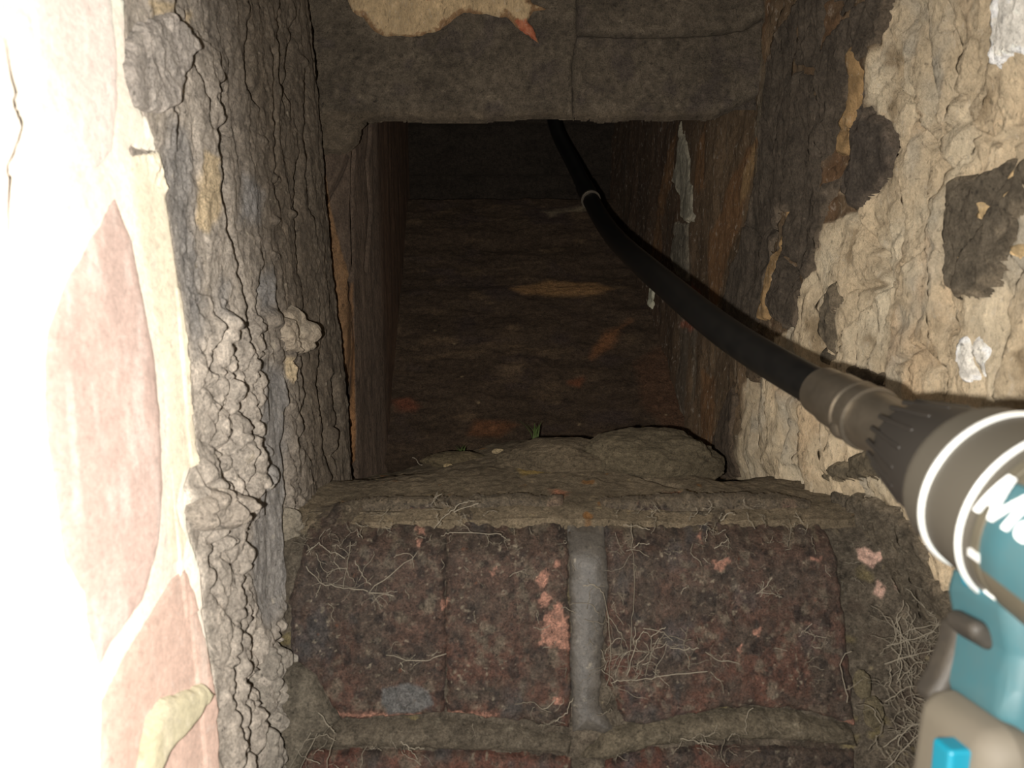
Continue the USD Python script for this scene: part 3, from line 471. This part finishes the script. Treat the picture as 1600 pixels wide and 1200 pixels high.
slab('bare_patch', P_lintel, T((540,-80),(541,0),(552,24),(562,31),(568,34),(582,52),(602,63),(662,63),(690,52),(725,28),(760,31),(791,35),(806,49),(830,68),(844,77),(838,56),(826,38),(834,25),(856,21),(832,8),(820,-20),(800,-80)), .0007, d_stone(306),  .0072, .0024, c_bare, M_ROCK, lt, .0016, 160, 1.0, 311, label='tan bare patch where the soot has come off')
core = trimesh.Trimesh(*[np.array(a) for a in ([[-.18, YL + .001, .2035], [.20, YL + .001, .2035], [.20, YL + .001, .42], [-.18, YL + .001, .42], [-.18, YL + .09, .30], [.20, YL + .09, .30], [.20, YL + .09, .42], [-.18, YL + .09, .42]], [[0,1,2],[0,2,3],[5,4,7],[5,7,6],[4,5,1],[4,1,0],[3,2,6],[3,6,7],[1,5,6],[1,6,2],[4,0,3],[4,3,7]])], process=False)
core.apply_translation([0, 0, ZC]); obj('stone_core', core, M_SOOT, lt, tint=np.tile(lin((70,62,54)), (8, 1)))

# ================================================================== RUBBLE, CRUMBS AND MOSS ON THE LEDGE
def rock(c, r, seed, squash=(1, 1, 1), sub=4, bump=.25):
    s = trimesh.creation.icosphere(sub); v = s.vertices; n = fbm(v * 1.6 + seed, 4, seed) - .5; v2 = v * (1 + bump * 2 * n)[:, None]
    v2 += v * (.10 * (fbm(v * 7 + seed, 3, seed + 1) - .5))[:, None]
    return v2 * np.asarray(squash) * r, np.array(s.faces), n
def rubble(name, px, r, sq, seed, col, label, group=None, lift=.3, cat='stone', P=None, rot=0.0, sub=4):
    (X, Y), = LD(px); v, f, n = rock(None, r, seed, sq, sub); a = math.radians(rot); v = v @ np.array([[math.cos(a), math.sin(a), 0], [-math.sin(a), math.cos(a), 0], [0, 0, 1]])
    z0 = float(ledge_z(np.array([X]), np.array([Y]))[0]); c = np.array([X, Y, z0 + lift * r * sq[2]]) if P is None else np.asarray(P)
    C = np.clip(lin(col) * (1 + .9 * n[:, None] + .8 * (fbm(v * 260, 3, seed) - .5)[:, None]), .01, .8)
    return obj(name, (world(v + c), f), M_DIRT, None, True, C, label=label, category=cat, group=group)
rubble('rubble_stone', (1015,728), .042, (1.15, .75, .55), 401, (104,94,76), 'broad brown lump of rubble beside the black gap at the right back of the ledge', lift=.12, rot=-8, sub=6)
rubble('rubble_stone', (870,722), .036, (1.2, .8, .42), 403, (110,98,80), 'low rounded lump of rubble with a green sprig behind it', lift=.1, sub=6)
rubble('rubble_stone', (1250,738), .022, (1.3, .8, .45), 405, (118,104,80), 'small flat lump of rubble at the foot of the tan wall', lift=.1, rot=12, sub=5)
rubble('rubble_stone', (1345,762), .014, (1.4, .9, .6), 407, (150,132,92), 'yellowish crumb of mortar near the drill chuck', lift=.2, sub=4)
rubble('rubble_stone', (512,712), .011, (.9, .9, 1.2), 409, (76,68,58), 'dark round lump at the left foot of the opening', lift=.7, sub=4)
rubble('rubble_stone', (715,722), .014, (1.8, .8, .5), 411, (108,96,74), 'flat crumbling lump with moss at the middle left of the ledge', lift=.2, sub=5)
for k, (px, r, col, lab) in enumerate([((778,708), .0035, (196,176,140), 'pale pebble on the low rounded lump'), ((590,738), .0030, (190,176,140), 'cream crumb in the left corner of the ledge'), ((700,730), .0028, (190,168,128), 'tiny tan crumb left of the middle moss'), ((1410,842), .0026, (180,160,126), 'tiny pale crumb just left of the drill sleeve'), ((1290,752), .0040, (160,140,98), 'ochre crumb in front of the small flat lump')]):
    rubble('mortar_crumb', px, r, (1.3, .9, .7), 421 + k, col, lab, lift=.5, cat='crumb', sub=3)
for px, r, lab in (((1334,1058), .0055, 'upper of the two yellowish pebbles wedged beside the big brick'), ((1351,1100), .0062, 'lower of the two yellowish pebbles wedged beside the big brick')):
    (X, z), = B(px); rubble('pebble', (900, 760), r, (.75, .7, 1.25), 431 + int(px[1]), (116,107,86), lab, cat='pebble', P=(X, float(YF(X, z)) - .009, z), sub=4)
def tuft(px, n, hgt, seed, label):
    (X, Y), = LD(px); z0 = float(ledge_z(np.array([X]), np.array([Y]))[0]) + .006; r = np.random.default_rng(seed)
    t = thing('moss_tuft', label, 'moss', loc=(X, Y, z0 + ZC))
    for k in range(n):
        a = r.random() * 6.28; lean = .3 + .7 * r.random(); hh = hgt * (.5 + .6 * r.random()); w = .0006
        c, s = math.cos(a), math.sin(a); p0 = np.array([.002 * r.normal(), .002 * r.normal(), -.004]); q = [p0 + np.array([c * lean * hh * x * x, s * lean * hh * x * x, hh * x]) for x in (0, .35, .7, 1)]
        side = np.array([-s, c, 0]); up = np.array([c, s, 0]); vs, fs = [], []
        for x, p in zip((1, 1, .7, .1), q): vs += [p + side * w * x, p - side * w * x, p + up * w * .4 * x]
        for j in range(3):
            for e in range(3):
                A, Bq, Cq, D = 3 * j + e, 3 * j + (e + 1) % 3, 3 * j + 3 + (e + 1) % 3, 3 * j + 3 + e; fs += [[A, Bq, Cq], [A, Cq, D]]
        obj('leaf', (np.array(vs), np.array(fs)), M_LEAF, t)
tuft((838,694), 9, .016, 441, 'green sprig of moss behind the low rounded lump'); tuft((722,716), 10, .009, 443, 'small green moss on the middle left of the ledge')

# ================================================================== COBWEBS
def tube(pts, r, sides=3):
    pts = np.asarray(pts, float); d = np.gradient(pts, axis=0); d /= np.linalg.norm(d, axis=1)[:, None] + 1e-12
    a = np.cross(d, [0, 1, 0.01]); a /= np.linalg.norm(a, axis=1)[:, None] + 1e-12; b = np.cross(d, a); r = np.broadcast_to(r, len(pts))
    ang = np.arange(sides) * 2 * np.pi / sides; v = (pts[:, None] + r[:, None, None] * (np.cos(ang)[None, :, None] * a[:, None] + np.sin(ang)[None, :, None] * b[:, None])).reshape(-1, 3)
    i = np.arange(len(pts) - 1)[:, None] * sides; k = np.arange(sides)[None]; k2 = (k + 1) % sides
    f = np.concatenate([np.stack([i + k, i + k2, i + sides + k2], -1).reshape(-1, 3), np.stack([i + k, i + sides + k2, i + sides + k], -1).reshape(-1, 3)]); return v, f
def joined(parts):
    vs, fs, o = [], [], 0
    for v, f in parts: vs.append(v); fs.append(f + o); o += len(v)
    return np.vstack(vs), np.vstack(fs)
def on_face(px, h):
    uv = B(*px); return P_face(uv[:, 0], uv[:, 1], np.full(len(uv), h))
def curl(r, c, length, ang, n=9, wig=.35):
    p, q = [np.array(c, float)], ang
    for _ in range(n): q += r.normal() * wig; p.append(p[-1] + length / n * np.array([math.cos(q), math.sin(q)]))
    return p
def web(lines, c, spread, n, ln, seed, label, h=.008, rad=.00018, kind=None):
    """lines: strands seen singly; then n curled strands strewn about c, all lying on the brick face"""
    r = np.random.default_rng(seed); out = []
    for L_ in lines:
        L_ = np.asarray(L_, float); t = np.linspace(0, 1, 4 * len(L_)); s = np.linspace(0, 1, len(L_)); p = np.stack([np.interp(t, s, L_[:, 0]), np.interp(t, s, L_[:, 1])], -1) + r.normal(size=(len(t), 2)) * 1.0
        out.append(tube(on_face(p, h + .0015), rad * 1.3 * (.7 + .6 * r.random(len(p)))))
    for _ in range(n):
        p = curl(r, np.asarray(c) + r.normal(size=2) * spread, ln * (.4 + r.random()), r.random() * 6.28); q = on_face(p, h); q[:, 1] += r.normal(size=len(q)) * .0006
        out.append(tube(q, rad * (.5 + .7 * r.random())))
        if r.random() < .5: j = r.integers(2, 7); q2 = on_face(curl(r, p[j], ln * .5, r.random() * 6.28, 5), h); out.append(tube(q2, rad * .6))
    v, f = joined(out); obj('cobweb', (world(v), f), M_WEB, None, label=label, category='cobweb', kind=kind)
web([[(488,855),(505,843),(520,856),(545,865)],[(486,862),(500,846)]], (515,860), (14,10), 6, 34, 501, 'bent white cobweb at the upper left of the left brick')
web([[(486,880),(510,905),(545,912),(580,915)],[(508,908),(500,925)],[(510,905),(502,882)],[(583,918),(656,856)],[(583,918),(620,922)],[(560,868),(575,895),(584,908)],[(543,910),(556,840)]], (550,915), (30,18), 14, 40, 503, 'branching grey cobweb on the left brick with long taut threads')
web([[(680,822),(692,808),(705,795),(725,780),(742,778)],[(690,815),(684,797)],[(710,795),(750,782)]], (715,795), (20,10), 10, 26, 505, 'forked white cobweb at the top of the brick with salmon chips')
web([[(692,830),(705,827),(780,829),(790,835)]], (745,830), (35,6), 4, 22, 507, 'straight horizontal cobweb thread under the forked one')
web([[(608,1012),(640,1020),(668,1022),(700,1012)],[(630,1025),(636,1038)]], (650,1020), (25,8), 5, 26, 509, 'sagging cobweb thread low on the left brick')
web([[(866,1115),(885,1098),(892,1078)],[(860,1100),(830,1085),(805,1088)],[(868,1112),(840,1122)]], (862,1105), (22,12), 7, 28, 511, 'cobweb at the bottom right corner of the brick with salmon chips')
web([[(908,908),(925,905),(940,920),(946,960),(952,1010),(945,1060)],[(946,955),(968,980),(966,1010),(950,1035)]], (945,960), (10,40), 8, 40, 513, 'hanging cobweb along the upright mortar joint')
web([[(982,815),(985,870),(986,930),(982,985),(975,1040)],[(985,850),(995,842),(1010,845)],[(970,815),(995,818),(1010,822)]], (985,850), (8,20), 5, 28, 515, 'long upright cobweb thread at the left of the big brick')
web([[(975,1045),(988,1000),(1000,975),(1012,985),(1012,1010),(1003,1045)],[(950,1055),(975,1052),(1000,1050),(1022,1046),(1100,1038)],[(1000,972),(1030,978),(1045,990)],[(1012,985),(1035,970)]], (985,1030), (24,22), 22, 48, 517, 'dense knotted cobweb at the lower left of the big brick')
web([[(1068,970),(1062,1000),(1068,1015),(1070,1035)],[(1040,1002),(1065,1005),(1085,1002)],[(1095,1008),(1118,1022),(1148,1026)]], (1075,1000), (22,18), 8, 34, 519, 'Y shaped cobweb in the lower middle of the big brick')
web([[(1178,918),(1190,905),(1196,896)],[(1172,918),(1200,920),(1212,926)]], (1198,918), (9,6), 8, 14, 521, 'small white cobweb tick in the middle of the big brick')
web([[(1125,830),(1132,840),(1130,852)],[(1110,850),(1122,842),(1130,838)],[(1120,808),(1130,796),(1140,798)],[(1075,842),(1072,860),(1090,875)]], (1115,835), (22,14), 10, 26, 523, 'tangled white cobweb near the top of the big brick')
web([[(1248,978),(1262,985),(1278,986)],[(1262,985),(1256,1000),(1272,1002)]], (1262,990), (12,8), 3, 18, 525, 'pale stick like cobweb at the right of the big brick')
web([[(1225,820),(1220,850)],[(1258,830),(1262,860)]], (1240,840), (20,14), 4, 22, 527, 'faint upright cobweb threads at the upper right of the big brick')
web([[(1385,960),(1440,950)],[(1350,985),(1420,965)],[(1345,1010),(1440,985)]], (1400,1000), (30,38), 70, 60, 529, 'thick grey mat of cobweb in the corner beside the drill', h=.022, rad=.00020, kind='stuff')
web([[(1345,1160),(1400,1100),(1440,1070)],[(1340,1130),(1380,1100)]], (1385,1110), (26,34), 50, 60, 531, 'grey cobweb mat under the pebbles at the lower right', h=.024, rad=.00020, kind='stuff')
web([[(470,1170),(500,1120)],[(480,1190),(510,1120)],[(520,1190),(535,1125)],[(512,1090),(525,1108),(538,1122)]], (500,1150), (26,26), 9, 40, 533, 'slanting taut cobweb threads at the lower left corner', h=.016)
web([[(640,1150),(655,1170)],[(630,1145),(645,1155),(665,1155)]], (650,1155), (40,10), 8, 30, 535, 'cobweb on the mortar below the left brick')
web([[(1050,1130),(1100,1140)]], (1090,1135), (70,12), 16, 36, 537, 'cobweb over the mortar under the big brick', h=.014)
web([], (780,900), (70,60), 26, 22, 539, 'fine scattered cobweb wisps on the brick with salmon chips', kind='stuff')
web([], (1150,930), (80,80), 26, 22, 541, 'fine scattered cobweb wisps on the face of the big brick', kind='stuff')
web([], (560,830), (60,16), 22, 22, 543, 'fuzzy row of cobweb along the top edge of the left brick', kind='stuff')
web([], (1090,800), (90,10), 20, 20, 545, 'fuzzy row of cobweb along the top edge of the big brick', kind='stuff')

# ================================================================== SWEEPING ROD
def V3(px, Y): rx, rz = ray(px); return np.array([rx[0] * Y, Y, rz[0] * Y])
def lathe(profile, n=48):
    """profile: (s, r) along +z"""
    p = np.asarray(profile, float); a = np.arange(n) * 2 * np.pi / n
    v = np.stack([p[:, None, 1] * np.cos(a), p[:, None, 1] * np.sin(a), np.broadcast_to(p[:, None, 0], (len(p), n))], -1).reshape(-1, 3)
    i = np.arange(len(p) - 1)[:, None] * n; k = np.arange(n)[None]; k2 = (k + 1) % n
    f = np.concatenate([np.stack([i + k, i + k2, i + n + k2], -1).reshape(-1, 3), np.stack([i + k, i + n + k2, i + n + k], -1).reshape(-1, 3)])
    e = [[0, (q + 1) % n, q] for q in range(1, n - 1)]; o = (len(p) - 1) * n; e2 = [[o, o + q, o + (q + 1) % n] for q in range(1, n - 1)]
    return v, np.vstack([f, e, e2])
from scipy.interpolate import CubicSpline
path = np.array([[.045, .875, .62], [.047, .868, .42], V3((866,190), .835), V3((890,245), .785), V3((923,312), .70), V3((963,374), .575), V3((1053,455), .425), V3((1150,531), .355), V3((1225,577), .318), V3((1292,615), .290)])
tt = np.r_[0, np.cumsum(np.linalg.norm(np.diff(path, axis=0), axis=1))]; cs = CubicSpline(tt, path)
rod = thing('sweeping_rod', 'long black flexible sweeping rod curving from the drill up into the flue', 'rod')
tj = tt[4]
def rodpiece(a, b, r, n=120): q = cs(np.linspace(a, b, n)); v, f = tube(q, r, 24); k = len(q) - 1; cap = [[0, j + 1, j] for j in range(1, 23)] + [[k * 24, k * 24 + j, k * 24 + j + 1] for j in range(1, 23)]; return world(v), np.vstack([f, cap])
obj('rod_shaft', rodpiece(tj + .004, tt[-1] + .002, .0079, 160), M_ROD, rod, 40, label='near length of rod')
obj('rod_shaft', rodpiece(0, tj - .03, .0076, 120), M_ROD, rod, 40, label='far length of rod')
obj('rod_socket', rodpiece(tj - .035, tj, .0088, 24), M_ROD, rod, 40)
obj('socket_ring', rodpiece(tj - .0015, tj + .0012, .0093, 5), M_FERRULE, rod, 40, label='thin bright ring at the joint')
A0 = path[-1]; AX = np.array([.148, -.941, -.306]); AX /= np.linalg.norm(AX)
SD = np.array([-1., 0, 0]); SD -= AX * (SD @ AX); SD /= np.linalg.norm(SD); UP = np.cross(SD, AX); UP *= np.sign(UP[2])
FR = np.stack([SD, np.cross(AX, SD), AX], 1)          # lathe z axis runs back along the drill
SH = [0.0]
def place(v): return world((np.asarray(v) + [0, 0, SH[0]]) @ FR.T + A0)
def lat(name, prof, mat, parent, n=64, **kw): v, f = lathe(prof, n); return obj(name, (place(v), f), mat, parent, 30, **kw)
lat('steel_adapter', [(-.004,.0084),(-.003,.0098),(.006,.0102),(.0075,.0108),(.018,.0108),(.019,.0114),(.0205,.0114),(.0215,.0108),(.056,.0108)], M_FERRULE, rod, label='worn steel drive end of the rod')
lat('adapter_ring', [(.0270,.0106),(.0274,.0120),(.0288,.0120),(.0292,.0106)], M_FERRULE, rod)
btn = trimesh.creation.icosphere(3, .0042); btn.apply_scale([1, 1, 1.4])
bd = -SD * 0 + UP * -.6 + SD * .8; bd /= np.linalg.norm(bd)
obj('spring_button', (world(btn.vertices @ FR.T + A0 + AX * .023 + bd * .0085), np.array(btn.faces)), M_FERRULE, rod, True, label='shiny spring button')

# ================================================================== CORDLESS DRILL
dr = thing('cordless_drill', 'teal cordless drill with black chuck and silver rings at the lower right', 'drill')
SH[0] = .0170
lat('chuck_jaw', [(.030,.0104),(.031,.0118),(.037,.0130),(.038,.0138)], M_CHUCK, dr)
ck = [(.034,.0128),(.036,.0150),(.050,.0186),(.064,.0204),(.066,.0200)]
lat('chuck', ck, M_CHUCK, dr, label='dark conical chuck')
for k in range(18):
    a = 2 * math.pi * k / 18; rb = trimesh.creation.capsule(.020, .0010, count=[6, 6]); v = rb.vertices.copy(); v[:, 2] += .040; v[:, 0] += .0172 + (v[:, 2] - .048) * .25 + .0004
    v = v @ np.array([[math.cos(a), math.sin(a), 0], [-math.sin(a), math.cos(a), 0], [0, 0, 1]]); obj('grip_rib', (place(v), np.array(rb.faces)), M_CHUCK, dr, True)
lat('torque_sleeve', [(.0595,.0198),(.0605,.0219),(.063,.0228),(.086,.0246),(.090,.0244)], M_SLEEVE, dr, label='grey torque sleeve')
lat('silver_ring', [(.0700,.0225),(.0703,.0243),(.0712,.0247),(.0721,.0243),(.0724,.0225)], M_BRIGHT, dr, label='thin bright ring round the sleeve')
lat('silver_ring', [(.0858,.0235),(.0860,.0252),(.0868,.0257),(.0876,.0252),(.0878,.0235)], M_BRIGHT, dr, label='wide bright ring behind the sleeve')
lat('gear_case', [(.087,.0215),(.089,.0236),(.0925,.0240),(.0935,.0225)], M_OLIVE, dr, label='grey green gear case')
lat('motor_housing', [(.090,.0200),(.0925,.0236),(.096,.0246),(.175,.0270),(.190,.0240),(.196,.0150)], M_OLIVE, dr, label='grey beige motor housing')
pv = []; NS, NT = 14, 10
for q in range(NS):
    for w_ in range(NT):
        a = np.cross(AX, SD); t_ = np.sign(np.cross(AX, SD)[2]) * (-.006 + .030 * w_ / (NT - 1) - .004) / .0247; z_ = .0900 + .075 * q / (NS - 1); rr_ = .0247 + (z_ - .0935) * .03 + .0006 - (.003 if w_ in (0, NT - 1) or q in (0, NS - 1) else 0); pv.append([rr_ * math.cos(t_), rr_ * math.sin(t_), z_])
pf = [[q * NT + w_, q * NT + w_ + 1, (q + 1) * NT + w_ + 1, (q + 1) * NT + w_] for q in range(NS - 1) for w_ in range(NT - 1)]
obj('name_panel', (place(pv), np.array(pf)), M_TEAL, dr, 40, label='teal panel under the lettering')
for k in range(10):
    a = 2 * math.pi * (k + .35) / 10; bx = trimesh.creation.box([.0012, .0022, .0040]); bx.apply_translation([.0238, 0, .0925 - .0008]); v = bx.vertices @ np.array([[math.cos(a), math.sin(a), 0], [-math.sin(a), math.cos(a), 0], [0, 0, 1]])
    obj('torque_mark', (place(v), np.array(bx.faces)), M_BRIGHT, dr)
# maker's lettering: reads back along the housing, bent round it
tm = meshkit.text_mesh('Makita', .0105, .0006, bold=True); tv = tm.vertices.copy(); tv[:, 0] += .22 * tv[:, 1]
tm = trimesh.Trimesh(tv, tm.faces, process=False); tm = tm.subdivide_to_size(.003) if hasattr(tm, 'subdivide_to_size') else tm; tv = tm.vertices
TB = np.cross(AX, SD); up_sign = np.sign(TB[2]); r0 = .0247; th = up_sign * (tv[:, 1] + .0068) / r0; rr = r0 + .0009 + tv[:, 2] + (tv[:, 0]) * .03
lv = np.stack([rr * np.cos(th), rr * np.sin(th), .0890 + tv[:, 0] * 1.0], -1)
obj('lettering', (place(lv), np.array(tm.faces)), M_WHITE, dr, label='white lettering on the teal housing')
def block(name, px, Y0, y0, y1, mat, rad=.004, **kw):
    """rounded solid whose side outline is px (at depth Y0), reaching from y0 to y1"""
    rx, rz = ray(px); pg = shapely.Polygon(np.stack([rx * Y0, rz * Y0], -1)).buffer(-rad); pg = max(getattr(pg, 'geoms', [pg]), key=lambda g: g.area)
    ball = m3.Manifold.sphere(rad, 16); parts = []
    m = m3.Manifold.extrude(m3.CrossSection([np.array(pg.exterior.coords)[:-1]], m3.FillRule.EvenOdd), y1 - y0 - 2 * rad)
    m = m.minkowski_sum(ball); k = m.to_mesh(); v = np.array(k.vert_properties[:, :3]); v = np.stack([v[:, 0], y1 - rad - v[:, 2], v[:, 1]], -1); f = np.array(k.tri_verts)
    t = trimesh.Trimesh(v, f, process=False); f = f if t.volume > 0 else f[:, ::-1]
    return obj(name, (world(v), f), mat, dr, 50, **kw)
block('handle', [(1470,915),(1478,885),(1496,868),(1640,872),(1800,900),(1800,1010),(1640,1040),(1590,1060),(1512,1112),(1486,1098),(1462,1055),(1474,1010),(1480,970)], .212, .182, .213, M_TEAL, .006, label='teal handle below the housing')
block('trigger', [(1484,940),(1500,975),(1498,1020),(1480,1085),(1445,1092),(1426,1080),(1448,1040),(1464,1000),(1470,960)], .214, .206, .216, M_RUBBER, .003, label='dark trigger')
block('hand_grip', [(1428,1070),(1480,1062),(1520,1085),(1600,1050),(1700,1030),(1800,1040),(1800,1400),(1400,1400),(1410,1200)], .210, .176, .211, M_GRIP, .008, label='dusty grey rubber grip')
block('stripe', [(1470,1162),(1512,1160),(1508,1400),(1450,1400)], .187, .183, .191, M_TEALPAD, .0012, label='light teal stripe down the grip')
block('rib', [(1506,885),(1535,880),(1562,905),(1548,935),(1512,918)], .200, .192, .204, M_TEALPAD, .002, label='light teal rib')
block('rib', [(1556,925),(1596,922),(1600,950),(1578,962)], .186, .178, .190, M_TEALPAD, .002, label='light teal rib')
block('switch_button', [(1496,972),(1506,962),(1520,962),(1542,982),(1542,998),(1530,1010),(1516,1002),(1500,988)], .198, .192, .205, M_RUBBER, .0022, label='dark oval switch button')
